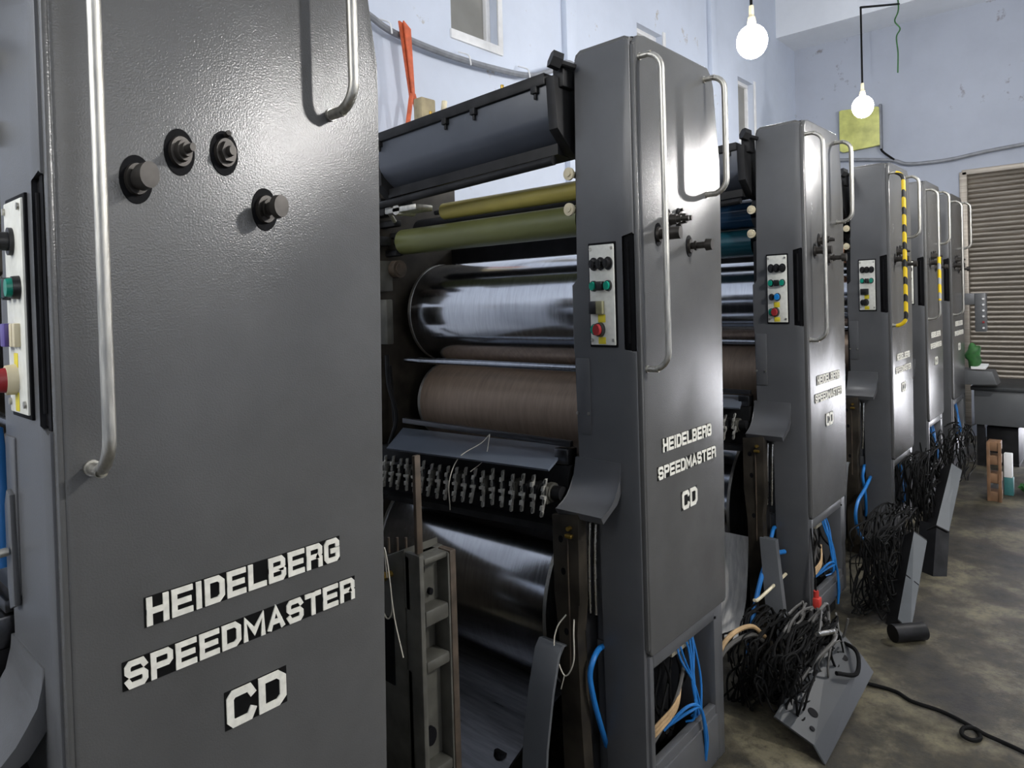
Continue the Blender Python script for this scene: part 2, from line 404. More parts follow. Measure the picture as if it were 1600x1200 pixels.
# ------------------------------------------------------------------ printing unit
random.seed(7)
def printing_unit(k, x, label, ddz=0.0, pdz=0.0, variant=2):
    T = thing('printing_unit', label, 'printing press unit', (x, 0, 0), 'printing units in one press line')
    zb = .521+ddz
    near = k <= 3
    # column body and its front skin, notched beside the control panel
    bm = N(); box(bm, .02, .47, .024, .19, zb-.02, 2.055, .012)
    obj('column', bm, 'skin', T)
    bm = N()
    zp0, zp1 = 1.262+pdz, 1.565+pdz
    skin = [(.02, 0), (.135, 0), (.135, .80), (.20, .82), (.20, 1.255+pdz*.3), (.208, 1.26), (.208, 1.44), (.186, 1.455), (.184, 2.045), (.165, 2.066),
            (.03, 2.068), (.014, 2.06), (.014, zp1), (.052, zp1), (.052, zp0), (.014, zp0), (.014, 0)]
    prism(bm, skin[1:], 'x', 0, .022, .004)
    obj('front_skin', bm, 'skin', T)
    bm = N(); box(bm, .006, .019, .016, .05, zp0+.002, zp1-.002, .003); cyl(bm, (.004, .034, zp0+.02), (.004, .034, zp1-.02), .004, seg=10); obj('panel_hinge_recess', bm, 'seam', T)  # black lining puts the shade of the recess into the colour
    bm = N(); prism(bm, [(.014, 2.05), (.185, 2.05), (.18, 2.066), (.165, 2.076), (.03, 2.078), (.014, 2.07)], 'x', .004, .475, .004)
    obj('top_cap', bm, 'paint', T)
    # small cover tab with two screws low on the skin
    bm = N(); box(bm, -.003, .002, .156, .2, 1.03, 1.24, .003)
    tb = obj('cover_tab', bm, 'skin', T)
    for y in (.162, .197):
        bm = N(); cyl(bm, (-.006, y, 1.088), (0, y, 1.088), .0035, seg=10, sz=1.4); obj('screw', bm, 'steel', tb)
    # flared guard under the skin
    bm = N()
    arc = [(-.1*(1-math.cos(t))-.002, .965-.12*math.sin(t)) for t in [PI/2*i/8 for i in range(9)]]
    outer = arc
    inner = [(p[0]+.012, p[1]+.0) for p in arc[::-1]]
    prism(bm, outer+[(-.09, .825), (-.02, .86), (.012, .9), (.012, .965)], 'y', .068, .212, .003)
    obj('flared_guard', bm, 'skin', T)
    # door panel, tapered towards the top and rounded at the corners
    dp = [(.010, zb+.012), (.022, zb), (.468, zb), (.478, zb+.01), (.49, 1.2), (.503, 1.74), (.503, 1.80), (.476, 2.03), (.463, 2.062), (.435, 2.083), (.06, 2.083), (.028, 2.076), (.010, 2.055)]
    bm = N(); prism(bm, dp, 'y', 0, .02, .006, 3)
    D = obj('door_panel', bm, 'paint', T)
    bm = N(); prism(bm, [(p[0]-.006 if p[0] < .2 else p[0]-.01, p[1]) for p in dp], 'y', .018, .03); obj('gasket', bm, 'seam', D)
    bm = N(); box(bm, .004, .012, .002, .016, zb+.02, 2.05, .003); obj('edge_trim', bm, 'paint', D)
    dz = ddz
    z1 = 1.399
    rows = (('HEIDELBERG', .097, .394, 1.0428, 1.0788), ('SPEEDMASTER', .068, .421, .9735, 1.0075), ('CD', .199, .292, .863, .914))
    for t_, a, b, c, d in rows:
        bm = N(); box(bm, a-.002, b+.002, -.0012, .002, c+dz-.001, d+dz+.001)
        LB = obj('lettering_backing', bm, 'black', D, 'black backing strip behind white letters')
        bm = N(); letters(bm, t_, a, b, c+dz, d+dz, -.003, .0, .205, .13 if t_ != 'CD' else .1)
        obj('lettering', bm, 'white', LB, 'row of white capital letters')
    # handles
    hx = .040 if k == 1 else .026
    hp = arc_handle((hx, .0, 2.02), (hx, .0, 1.215), (0, -.062, 0), .045)
    bm = N(); tube(bm, hp, .0076, 14, smooth=False)
    for zf in (2.02, 1.215): cyl(bm, (hx, .001, zf), (hx, -.004, zf), .0098, seg=16)
    h1 = obj('grab_handle', bm, 'steel', D, 'long steel handle')
    bm = N(); tube(bm, arc_handle((.405, .0, 2.04), (.405, .0, 1.70), (0, -.062, 0), .04), .0082, 14, smooth=False)
    for zf in (2.04, 1.70): cyl(bm, (.405, .001, zf), (.405, -.004, zf), .0098, seg=16)
    obj('grab_handle', bm, 'steel', D, 'short steel handle')
    if k == 4:
        bm = N(); tube(bm, hp[3:-1], .0098, 14, smooth=False); obj('hazard_tape', bm, 'haz', h1, 'black and yellow tape wound round the handle')
    if k == 5:
        a = V((hx, -.062, 1.60)); bm = N(); tube(bm, [a, V((hx, -.062, 1.33))], .0098, 14, smooth=False); obj('hazard_tape', bm, 'hazw', h1, 'short length of black and yellow tape')
    # adjustment knobs in the four holes
    KN = ((.104, 1.567, 'cap'), (.161, 1.609, 'stem'), (.224, 1.616, 'nut'), (.284, 1.543, 'mush'))
    for (kx, kz, kind) in KN:
        bm = N(); cyl(bm, (kx, -.0015, kz), (kx, .004, kz), .0205, seg=28, sz=1.5); hole = obj('knob_hole', bm, 'seam', D)  # flat black disc paints the shade inside the hole
        bm = N()
        L = 1.0 if k == 1 else 1.5
        cyl(bm, (kx, -.001, kz), (kx, -.008, kz), .0155, .0145, 24, 1.35)
        if kind == 'cap':
            cyl(bm, (kx, -.008, kz), (kx, -.020*L, kz), .010, seg=24, sz=1.35); cyl(bm, (kx, -.02*L, kz), (kx, -.043*L, kz), .0125, .012, 24, 1.35)
        elif kind == 'stem':
            cyl(bm, (kx, -.006, kz), (kx, -.018*L, kz), .011, .010, 24, 1.35); cyl(bm, (kx, -.016*L, kz), (kx, -.026*L, kz), .0075, .007, 20, 1.35); cyl(bm, (kx, -.026*L, kz), (kx, -.04*L, kz), .0045, .004, 16, 1.35)
        elif kind == 'nut':
            cyl(bm, (kx, -.008, kz), (kx, -.016*L, kz), .012, .011, 6, 1.35); cyl(bm, (kx, -.014*L, kz), (kx, -.026*L, kz), .006, .005, 16, 1.35); cyl(bm, (kx+.001, -.006, kz+.024), (kx+.001, -.014, kz+.026), .004, seg=10)
        else:
            cyl(bm, (kx, -.008, kz), (kx, -.034*L, kz), .007, seg=20, sz=1.35); cyl(bm, (kx, -.012*L, kz), (kx, -.016*L, kz), .0105, seg=20, sz=1.35); cyl(bm, (kx, -.034*L, kz), (kx, -.046*L, kz), .0125, .0115, 24, 1.35)
        obj('adjusting_knob', bm, 'knob', D)
    # control panel
    zt, zl = 1.544+pdz, 1.277+pdz
    y1, y0 = .146, .070
    bm = N(); box(bm, -.004, .004, y0-.004, y1+.004, zl-.006, zt+.006, .002); CP = obj('control_panel', bm, 'seam', T)
    bm = N(); box(bm, -.007, .0, y0, y1, zl, zt, .002); obj('panel_plate', bm, 'panelw', CP)
    def pt(u, v): return (y1-u*(y1-y0), zt-v*(zt-zl))
    for u, v in ((.07, .04), (.92, .04), (.07, .95), (.92, .95)):
        y, z = pt(u, v); bm = N(); cyl(bm, (-.006, y, z), (-.010, y, z), .0035, seg=10, sz=1.3); obj('panel_screw', bm, 'steel', CP)
    def btn(u, v, r, L, m, name='push_button', label=None, ring='blackp'):
        y, z = pt(u, v)
        bm = N(); cyl(bm, (-.006, y, z), (-.006-L*.6, y, z), r*1.12, r*1.05, 20, 1.4); par = obj(name, bm, ring, CP, label)
        bm = N(); cyl(bm, (-.006-L*.6, y, z), (-.006-L, y, z), r*.9, r*.82, 20, 1.4)
        obj('button_cap', bm, m, par)
    def blk(u, v, du, dv, L, m, name='switch', label=None):
        y, z = pt(u, v); hy = du*(y1-y0)/2; hz = dv*(zt-zl)/2
        bm = N(); box(bm, -.006-L, -.006, y-hy, y+hy, z-hz, z+hz, .0015); return obj(name, bm, m, CP, label)
    for u in ((.22, .5, .8) if k != 1 else (.45,)):
        y, z = pt(u, .19); bm = N(); cyl(bm, (-.006, y, z), (-.012, y, z), .0125, seg=20, sz=1.4); kb = obj('rotary_knob', bm, 'blackp', CP)
        bm = N(); cyl(bm, (-.012, y, z), (-.024 if k != 1 else -.028, y, z), .0085, .008, 20, 1.4); box(bm, -.026, -.02, y-.002, y+.002, z-.011, z+.011); obj('grip', bm, 'blackp', kb)
    btn(.2, .41, .0095, .016, 'greenp', label='green push button'); btn(.78, .41, .0095, .016, 'greenp', label='green push button')
    blk(.49, .41, .22, .09, .014, 'blackp')
    if k == 1:
        blk(.25, .63, .26, .11, .012, 'purplep', label='purple push switch'); blk(.5, .63, .14, .11, .008, 'creamp', label='cream switch'); blk(.68, .63, .14, .11, .008, 'creamp', label='cream switch')
        btn(.42, .84, .0125, .022, 'redp', 'emergency_stop', 'red mushroom stop button', 'creamp')
        blk(.45, .75, .22, .07, .0018, 'yellowp', 'label'); blk(.45, .945, .22, .09, .0018, 'yellowp', 'label')
    else:
        if k == 3:
            btn(.22, .62, .009, .014, 'blackp'); btn(.53, .62, .0105, .018, 'bluep', label='blue push button')
        elif k == 2:
            blk(.2, .625, .28, .13, .016, 'blackp'); blk(.46, .625, .26, .13, .014, 'olivep', label='olive counter window')
        else: blk(.35, .63, .5, .12, .016, 'blackp')
        blk(.47, .735, .3, .08, .0018, 'yellowp', 'label'); blk(.47, .955, .3, .07, .0018, 'yellowp', 'label')
        btn(.2, .845, .010, .014, 'greenp' if k < 4 else 'blackp')
        btn(.42, .845, .0125, .026, 'redp' if k < 4 else 'blackp', 'emergency_stop', 'red mushroom stop button' if k < 4 else None)
    # open base below the door: stiles, sill, backing
    bz0 = 0 if k < 3 else .10+(k-3)*.03
    oz0, oz1 = (.172, .428) if k == 2 else (.20+ddz*.8+.012*(k-2), zb-.038)
    bm = N()
    box(bm, .014, .034, .006, .17, bz0, zb, .003); box(bm, .034, .40, .006, .028, bz0, oz0, .003)
    box(bm, .40, .458, .006, .17, bz0, zb, .003); box(bm, .034, .40, .006, .028, oz1, zb, .002)
    B = obj('base_frame', bm, 'skin', T)
    bm = N(); box(bm, .06, .40, .0, .007, bz0+.02, oz0-.025, .002); obj('kick_plate', bm, 'skin', B)
    bm = N(); box(bm, .034, .40, .15, .165, bz0, zb-.02); obj('back_panel', bm, 'dark', B)
    bm = N(); cyl(bm, (.405, .007, zb-.03), (.405, .003, zb-.03), .004, seg=10); obj('base_screw', bm, 'seam', B)
    if k >= 3:
        bm = N(); box(bm, .03, .45, .05, .19, 0, bz0+.01); obj('plinth', bm, 'dark', B)
    # wiring in the opening
    rnd = random.Random(30+k)
    for i in range(6 if near else 4):
        xx = .30+rnd.uniform(-.03, .05); xb = .31+rnd.uniform(-.03, .03)
        bm = N(); tube(bm, [(xx, .07, oz1+.02), (xx+rnd.uniform(-.04, .04), .04, oz0+.20), (xb, .02, oz0+.10), (xb+rnd.uniform(-.02, .02), .012, oz0+.02), (xb+rnd.uniform(-.03, .05), .035, oz0+.0)], .0035, 7)
        obj('air_hose', bm, 'hose', B, 'blue air hose')
    for i in range(9 if near else 5):
        a = rnd.uniform(.05, .36); m_ = rnd.choice(['wblack', 'wblack', 'wgrey', 'wblack'])
        bm = N(); tube(bm, [(a, .09, oz1+.01), (a+rnd.uniform(-.06, .06), rnd.uniform(.04, .1), oz0+.17), (a+rnd.uniform(-.12, .08), rnd.uniform(.035, .08), oz0+.08), (max(.05, a+rnd.uniform(-.2, .1)), .05, oz0+.0)], rnd.uniform(.003, .006), 7)
        obj('wire', bm, m_, B)
    if near:
        for i in range(3):
            bm = N(); tube(bm, [(.036, .06, oz0+.01+.012*i), (.11, .035, oz0+.045+.012*i), (.2, .03, oz0+.07+.01*i), (.27, .05, oz0+.13)], .004, 7); obj('wire', bm, 'wtan', B, 'tan wire')
        for i in range(2):
            bm = N(); tube(bm, [(.14+.03*i, .04, oz0+.03), (.20+.02*i, -.002, oz0+.085-.02*i), (.27, -.008, oz0+.05), (.30+.01*i, -.006, oz0-.05), (.31, .0, oz0-.12)], .0045, 8); obj('air_hose', bm, 'hose', B, 'blue air hose')
        bm = N(); box(bm, .22, .36, .05, .09, oz1-.06, oz1-.01, .004); obj('terminal_block', bm, 'beige', B)
    # ---- frames carrying the cylinders
    bm = N(); prism(bm, [(.03, 0), (.46, 0), (.46, 1.9), (.1, 1.9), (.03, 1.8)], 'y', 1.09, 1.17, .004); FF = obj('far_frame', bm, 'darkoil', T)
    bm = N(); box(bm, .0, .03, 1.0, 1.09, 1.26, 1.42, .004); box(bm, -.005, .06, 1.03, 1.09, 1.45, 1.56, .004); obj('bearing_block', bm, 'cast', FF)
    bm = N()
    cyl(bm, (.07, 1.0, 1.53), (.07, 1.09, 1.53), .032, seg=24); cyl(bm, (.07, .995, 1.53), (.07, 1.0, 1.53), .022, seg=24); obj('bearing_ring', bm, 'rust', FF)
    bm = N(); tube(bm, [(.02, 1.03, 1.22), (.015, 1.02, 1.12), (.03, 1.0, 1.0), (.02, 1.03, .9)], .008, 8); obj('lubrication_pipe', bm, 'dark', FF)
    bm = N(); tube(bm, [(.05, 1.05, 1.18), (.055, 1.04, .95)], .006, 8, smooth=False); obj('lubrication_pipe', bm, 'dark', FF)
    bm = N()
    for q in range(7):
        a = rnd.uniform(-.02, .12); c = 1.58+.035*q
        box(bm, a, a+rnd.uniform(.02, .07), 1.0+rnd.uniform(0, .04), 1.09, c, c+rnd.uniform(.015, .035), .003)
    obj('linkage', bm, 'dark', FF)
    bm = N(); tube(bm, [(.05, 1.0, 1.70), (.0, .98, 1.74), (-.02, .9, 1.72)], .008, 8, smooth=False); box(bm, -.03, .05, .80, .96, 1.715, 1.735, .004); cyl(bm, (-.03, .90, 1.725), (.05, .9, 1.725), .018, seg=16); obj('lever', bm, 'steel', FF)
    if k in (2, 3, 4):
        bm = N(); box(bm, -.80, .028, 1.12, 1.16, .0, .80, .004); obj('added_reflection_screen', bm, 'darkoil', T)  # unseen dark sheet added to darken the reflections low on the cylinders
    bm = N(); box(bm, .06, .46, .192, .225, .0, 1.62, .004); obj('near_frame', bm, 'dark', T)
    bm = N(); box(bm, .43, .46, .225, 1.09, .0, 1.62); obj('rear_guard', bm, 'dark', T)
    # ---- cylinders and rollers
    def roll(name, cx, cz, r, ya, yb, m, endm='dark', bearer=True, label=None):
        bm = N(); cyl(bm, (cx, ya, cz), (cx, yb, cz), r, seg=64); o = obj(name, bm, m, T, label)
        if bearer:
            bm = N(); cyl(bm, (cx, yb, cz), (cx, yb+.012, cz), r*1.01, seg=64); obj('bearer_ring', bm, 'steel', o)
            bm = N(); cyl(bm, (cx, ya-.012, cz), (cx, ya, cz), r*1.01, seg=64); obj('bearer_ring', bm, 'steel', o)
        bm = N(); cyl(bm, (cx, ya-.03, cz), (cx, yb+.045, cz), r*.3, seg=20); obj('journal', bm, endm, o)
        return o
    roll('plate_cylinder', .325, 1.365, .186, .24, 1.03, 'chrome', label='polished steel cylinder')
    roll('blanket_cylinder', .285, 1.032, .138, .24, 1.0, 'blanket', label='brown rubber covered cylinder')
    bm = N(); cyl(bm, (.11, .23, 1.197), (.11, 1.03, 1.197), .011, seg=16); obj('tie_rod', bm, 'chrome2', T)
    roll('transfer_cylinder', .305, .465, .312, .335, 1.076, 'chrome', label='large steel cylinder')
    if variant == 2:
        roll('form_roller', .11, 1.630, .046, .235, 1.02, 'olive', bearer=False, label='olive green rubber roller')
        roll('rider_roller', .105, 1.718, .028, .235, .80, 'yellow', bearer=False, label='yellow rubber roller')
        roll('ink_roller', .20, 1.672, .046, .235, 1.02, 'dark', bearer=False)
    else:
        roll('form_roller', .12, 1.62, .058, .235, 1.02, 'tealrub' if k == 3 else 'copper', bearer=False)
        roll('rider_roller', .13, 1.745, .062, .235, 1.02, 'bluerub' if k == 3 else 'dark', bearer=False)
        roll('ink_roller', .27, 1.66, .05, .235, 1.02, 'dark', bearer=False)
    for (yy, zz) in ((.204, 1.648), (.202, 1.745)):
        bm = N(); cyl(bm, (-.012, yy, zz), (-.004, yy, zz), .016, seg=20, sz=1.1); cyl(bm, (-.016, yy, zz), (-.012, yy, zz), .008, seg=12); cyl(bm, (-.004, yy, zz), (.05, yy, zz), .009, seg=12); obj('roller_bolt', bm, 'creamp', T)
    # ---- ink duct across the top
    bm = N()
    pr = [(-.055, 1.99), (-.052, 1.90), (-.046, 1.885), (-.03, 1.868), (.0, 1.845), (.05, 1.815), (.09, 1.815), (.10, 1.97), (.0, 2.0)]
    prism(bm, pr, 'y', .235, .955, .003); K = obj('ink_duct', bm, 'duct', T)
    bm = N(); box(bm, -.066, -.01, .235, .965, 1.982, 2.014, .003); obj('duct_ridge', bm, 'dark', K)
    for yy in (.27, .50, .62, .94):
        bm = N(); box(bm, -.07, -.05, yy-.01, yy+.01, 1.965, 1.985, .002); box(bm, -.064, -.056, yy-.004, yy+.004, 1.95, 1.97, .002); obj('duct_latch', bm, 'dark', K)
    for yy in (.40, .70):
        bm = N(); box(bm, -.05, -.04, yy-.003, yy+.003, 2.012, 2.03, .001); obj('duct_pin', bm, 'brass', K)
    bm = N(); prism(bm, [(-.06, 2.0), (-.05, 1.86), (.02, 1.80), (.1, 1.79), (.1, 1.99)], 'y', .205, .236, .004); obj('duct_cheek', bm, 'dark', K)
    bm = N(); prism(bm, [(-.05, 2.0), (-.045, 1.84), (.02, 1.78), (.1, 1.78), (.1, 1.99)], 'y', .955, .99, .004); obj('duct_cheek', bm, 'dark', K)
    bm = N(); cyl(bm, (-.05, .19, 2.03), (-.012, .17, 2.02), .008, seg=10); cyl(bm, (-.075, .205, 2.04), (-.05, .19, 2.03), .02, seg=6, sz=1.2); box(bm, -.04, .02, .19, .225, 1.97, 2.035, .004); obj('clamp_bolt', bm, 'dark', K)
    bm = N(); cyl(bm, (-.03, .235, 1.780), (-.03, .98, 1.775), .013, seg=16); DBAR = obj('duct_bar', bm, 'dark', T)
    bm = N(); prism(bm, [(-.01, 1.83), (-.01, 1.80), (.07, 1.795), (.07, 1.82)], 'y', .235, .96, .002); SGD = obj('splash_guard', bm, 'dark', T)
    for o_ in [K, SGD, DBAR]+list(K.children):
        for v in o_.data.vertices: v.co.z += -.042*(v.co.y-.2)+.006
    # ---- delivery: bar, tray, gripper shaft, guide plate
    bm = N(); box(bm, -.005, .012, .225, .93, .988, 1.006, .003); box(bm, -.02, .03, .225, .27, .94, .985, .004); obj('guard_bar', bm, 'plate', T)
    bm = N(); slab(bm, [(-.10, .232, .945), (-.10, .905, .92), (.06, 1.0, .955), (.06, .28, .975)], (.004, 0, -.006)); obj('sheet_tray', bm, 'trayblue', T, 'shiny sloping sheet tray')
    GZ = .868
    bm = N(); cyl(bm, (-.045, .225, GZ), (-.045, 1.04, GZ-.034), .02, seg=20); GS = obj('gripper_shaft', bm, 'dark', T)
    n = 20 if near else 10
    for i in range(n):
        t = (i+.5)/n; yy = .245+.755*t; zz = GZ-.034*t
        bm = N(); cyl(bm, (-.045, yy-.010, zz), (-.045, yy+.004, zz), .027, seg=14); cyl(bm, (-.045, yy+.004, zz), (-.045, yy+.018, zz), .023, seg=10); box(bm, -.075, -.05, yy-.006, yy+.002, zz-.028, zz+.02, .002)
        obj('gripper_collar', bm, 'dark' if i % 3 else 'cast', GS)
        bm = N(); sk = rnd.uniform(.10, .3); sh = rnd.uniform(-.006, .006)
        for (oy, oz, xx) in ((.008, .02, -.078), (-.006, -.032, -.088)):
            for j in range(3):
                c = zz+oz+(j-1)*.018; xj = xx+.006*abs(j-1)
                box(bm, xj-.003, xj+.004, yy+oy-.0045, yy+oy+.0045, c-.0068, c+.0068, .001)
            box(bm, xx+.003, xx+.012, yy+oy-.002, yy+oy+.002, zz+oz-.027, zz+oz+.027)
        for v in bm.verts: v.co.z += sh; v.co.y -= sk*(v.co.z-zz)
        box(bm, -.086, -.06, yy-.005, yy+.009, zz-.012, zz-.004)
        obj('gripper', bm, 'gripmetal', GS)
    bm = N(); slab(bm, [(-.07, .23, .765), (-.07, 1.03, .728), (-.07, 1.03, .745), (-.07, .23, .785)], (.08, 0, 0)); slab(bm, [(-.02, .225, .78), (-.02, 1.04, .74), (-.02, 1.04, .90), (-.02, .225, .94)], (.05, 0, 0)); obj('gripper_beam', bm, 'dark', T)
    bm = N()
    if k == 3: gp = [(-.03, .405), (-.04, .30), (-.07, .16), (-.13, .05), (-.16, .02)]
    else: gp = [(.10, .272), (-.02, .245), (-.2, .172), (-.42, .065)] if k < 5 else [(.10, .272), (-.02, .245), (-.2, .172), (-.27, .13)]
    prism(bm, gp+[(p[0]+.004, p[1]-.008) for p in gp[::-1]], 'y', .30 if k != 3 else .236, 1.03); GPL = obj('guide_plate', bm, 'plate' if k != 3 else 'aluplate', T, 'sloping sheet guide plate')
    if k != 3:
      bm = N(); cyl(bm, (.10, .30, .276), (.10, 1.03, .276), .006, seg=10); obj('plate_edge', bm, 'steel', GPL)
      bm = N(); cyl(bm, (-.197, .345, .178), (-.2, .345, .165), .018, seg=20, sz=1.0); obj('slot', bm, 'seam', GPL)
    # ---- brown bracket beside the column, rods and strap
    bm = N()
    prism(bm, [(.13, 0), (.205, 0), (.21, .5), (.222, .62), (.225, .825), (.14, .84), (.14, .6), (.155, .52), (.145, .3)], 'x', -.1, -.06, .004)
    BR = obj('side_bracket', bm, 'darkoil', T)
    bm = N(); box(bm, -.05, .018, .165, .18, 0, .84); obj('recess_shade_plate', bm, 'dark', BR)  # black plate paints the deep shade between bracket and skin
    for (yy, zz) in ((.196, .765), (.19, .68), (.185, .52)):
        bm = N(); cyl(bm, (-.101, yy, zz), (-.09, yy, zz), .007, seg=14, sz=1.4); obj('bolt_hole', bm, 'seam', BR)
    bm = N(); cyl(bm, (-.112, .165, .80), (-.1, .165, .80), .006, seg=8); box(bm, -.112, -.1, .155, .176, .775, .785, .002); obj('fitting', bm, 'brass', BR)
    bm = N(); tube(bm, [(-.098, .175, .77), (-.104, .172, .70), (-.1, .174, .55), (-.1, .175, .42)], .0025, 6); obj('oil_line', bm, 'rust', BR)
    for dy in (0, .018):
        bm = N(); tube(bm, [(-.03, .150-dy, .80), (-.034, .152-dy, .72), (-.03, .156-dy, .63), (-.02, .162-dy, .55)], .0045, 8); obj('bent_rod', bm, 'brightplate', T)
    if k != 3:
        bm = N()
        sp = [(-.10, .485), (-.12, .49), (-.14, .47), (-.17, .38), (-.2, .25), (-.215, .1)]
        prism(bm, sp+[(p[0]+.008, p[1]-.006) for p in sp[::-1]], 'y', .185, .262, .001); obj('guide_strap', bm, 'bench', T)
    bm = N(); tube(bm, [(.015, .142, .452), (-.02, .138, .458), (-.06, .130, .448), (-.075, .132, .41), (-.07, .126, .35), (-.04, .128, .27), (.01, .141, .18)], .0075, 10); obj('air_hose', bm, 'hose', T, 'thick blue air hose')
    return T
M['gripmetal'] = plain('gripper_steel', (.42, .41, .37), .4, .3, .4, 60)
units = [
 (1, -1.3506, 'largest dark grey printing unit in the left foreground, red mushroom button at its left edge', -.040, 0.0),
 (2, 0.0, 'second dark grey printing unit, olive and yellow rollers and gripper bar open before it', -.057, 0.0),
 (3, 1.2818, 'third dark grey printing unit, with a blue button on its control panel', -.013, .009),
 (4, 2.6130, 'fourth dark grey printing unit, its long handle wound with yellow and black tape', -.022, .022),
 (5, 3.5285, 'fifth dark grey printing unit, only a short stretch of tape on its handle', .049, .036),
 (6, 4.3863, 'farthest dark grey printing unit, nearest the rolling shutter', .085, .05)]
for k, x, lab, ddz, pdz in units: printing_unit(k, x, lab, ddz, pdz, 2 if k in (1, 2) else 3)

# ------------------------------------------------------------------ things between the near units
c = thing('machine_stand', 'upright cast iron frame with pockets standing on the floor between the two nearest units', 'machine frame', (-.56, .2, 0))
bm = N()                                   # local x 0..0.11, y 0..0.14
for (x0, x1, z0, z1) in ((-.045, -.03, 0, .86), (.04, .06, 0, .845), (-.03, .04, .835, .85), (-.03, .04, .70, .735), (-.03, .04, .60, .625), (-.03, .04, .36, .385), (-.03, .04, 0, .05)):
    box(bm, x0, x1, 0, .05, z0, z1, .005)
box(bm, -.045, .06, .035, .05, .735, .85); box(bm, -.045, .06, .035, .05, .385, .60); box(bm, -.045, .06, .035, .05, .0, .36)
obj('web', bm, 'cast', c)
bm = N(); prism(bm, [(.05, 0), (.19, 0), (.19, .80), (.05, .865)], 'x', -.045, .06, .004); obj('side_plate', bm, 'cast', c)
bm = N(); box(bm, .045, .064, -.003, .05, 0, .848, .003); obj('edge_strip', bm, 'rust', c)
for (xx, zz, r) in ((-.015, .815, .009), (.012, .76, .006), (.0, .44, .016), (.02, .32, .013), (-.01, .24, .018)):
    bm = N(); cyl(bm, (xx, .034, zz), (xx, .026, zz), r, seg=18, sz=1.3); obj('bolt_hole', bm, 'seam', c)
bm = N(); box(bm, -.047, -.0445, .09, .14, .55, .70); obj('window_slot', bm, 'seam', c)
for yy in (.07, .10, .13, .16):
    bm = N(); cyl(bm, (-.02, yy, .86-.03*(yy/.14)), (-.02, yy, .895-.03*(yy/.14)), .003, seg=8); obj('stud', bm, 'rust', c)
tag(obj('flat_bar', (lambda b: box(b, -.605, -.588, .205, .215, .862, 1.075, .002))(N()), 'rust'), 'rusty flat bar standing upright on the cast iron frame', 'metal bar')
bm = N(); tube(bm, [(-.625, .285, .80), (-.635, .28, .87), (-.632, .272, .83), (-.63, .265, .74), (-.628, .285, .71), (-.628, .305, .74), (-.625, .30, .79)], .0016, 6); tube(bm, [(-.63, .27, .80), (-.63, .258, .72), (-.628, .235, .64)], .0014, 6)
t = obj('tie_wire', bm, 'wwhite'); tag(t, 'thin pale wire looped round a brass bolt beside the nearest unit', 'wire')
bm = N(); cyl(bm, (-.604, .295, .80), (-.64, .295, .80), .007, seg=10); cyl(bm, (-.622, .295, .80), (-.635, .295, .80), .010, seg=6); obj('brass_bolt', bm, 'brass', t)
bm = N(); tube(bm, [(-.03, .50, 1.0), (-.04, .53, .97), (-.09, .575, .93), (-.12, .59, .86), (-.11, .6, .77)], .0014, 5); tube(bm, [(-.03, .50, 1.0), (-.05, .505, .93), (-.11, .51, .90)], .0012, 5)
tag(obj('string', bm, 'wwhite'), 'loose thin string hanging over the gripper bar of the second unit', 'string')
bm = N(); tube(bm, [(-.1, .185, .565), (-.115, .205, .53), (-.125, .208, .48), (-.125, .178, .415), (-.125, .148, .46), (-.115, .152, .53), (-.1, .16, .56)], .0018, 6); tube(bm, [(-.125, .178, .415), (-.125, .19, .375)], .0015, 5, smooth=False)
tag(obj('cable_tie', bm, 'wwhite'), 'white cable tie looped through a hole in the brown bracket of the second unit', 'cable tie')
# left edge of the frame
bm = N()
prism(bm, [(.2+.012*i+.0, 1.06) for i in range(1)]+[(.235, 1.06), (.34, 1.05), (.36, 1.24), (.24, 1.245), (.205, 1.15)], 'x', -1.37, -1.345, .003)
tag(obj('plastic_sheet', bm, 'bluesheet'), 'blue plastic sheet hanging at the left edge beside the nearest unit', 'sheet')
bm = N(); prism(bm, [(.155, 1.02), (.178, 1.01), (.186, 1.04), (.186, 1.15), (.176, 1.17), (.16, 1.165)], 'x', -1.36, -1.352, .002)
lv = obj('latch_plate', bm, 'skin'); tag(lv, 'grey latch plate on the left side of the nearest unit', 'latch')
bm = N(); cyl(bm, (-1.362, .168, 1.09), (-1.372, .168, 1.09), .006, seg=12); obj('screw', bm, 'steel', lv)

# ------------------------------------------------------------------ wall things
def hang(name, pts, r, m, label, cat='cable', group=None, seg=8):
    bm = N(); tube(bm, pts, r, seg); o = obj(name, bm, m); return tag(o, label, cat, group)
w = hang('conduit_cable', [(-.6, 1.64, 3.05), (.0, 1.64, 2.88), (.437, 1.64, 2.77), (.577, 1.64, 2.725), (.698, 1.64, 2.707), (1.008, 1.64, 2.693), (1.39, 1.64, 2.705), (1.71, 1.64, 2.738), (1.971, 1.64, 2.834), (2.2, 1.64, 2.90), (3.2, 1.64, 2.72), (4.4, 1.64, 2.66), (6.4, 1.64, 2.75)], .017, 'conduit', 'thick grey cable drooping along the bluish side wall')
for xx, zz in ((.60, 2.72), (1.15, 2.695), (1.66, 2.733)):
    bm = N(); tube(bm, [(xx, 1.61, zz-.03), (xx, 1.615, zz), (xx, 1.63, zz+.03), (xx-.01, 1.69, zz+.06)], .004, 6); obj('cable_clip', bm, 'trimw', w)
hang('conduit_cable', [(6.44, 1.66, 2.82), (6.44, 1.269, 2.783), (6.44, .804, 2.707), (6.44, .64, 2.643), (6.44, .326, 2.63), (6.44, .031, 2.66), (6.44, -.30, 2.68), (6.44, -1.5, 2.75)], .018, 'conduit', 'dark cable running along the end wall above the shutter')
hang('conduit_cable', [(6.43, .88, 2.86), (6.43, .86, 2.80), (6.43, .76, 2.70)], .01, 'wblack', 'short black cable dropping from the yellow board to the wall cable')
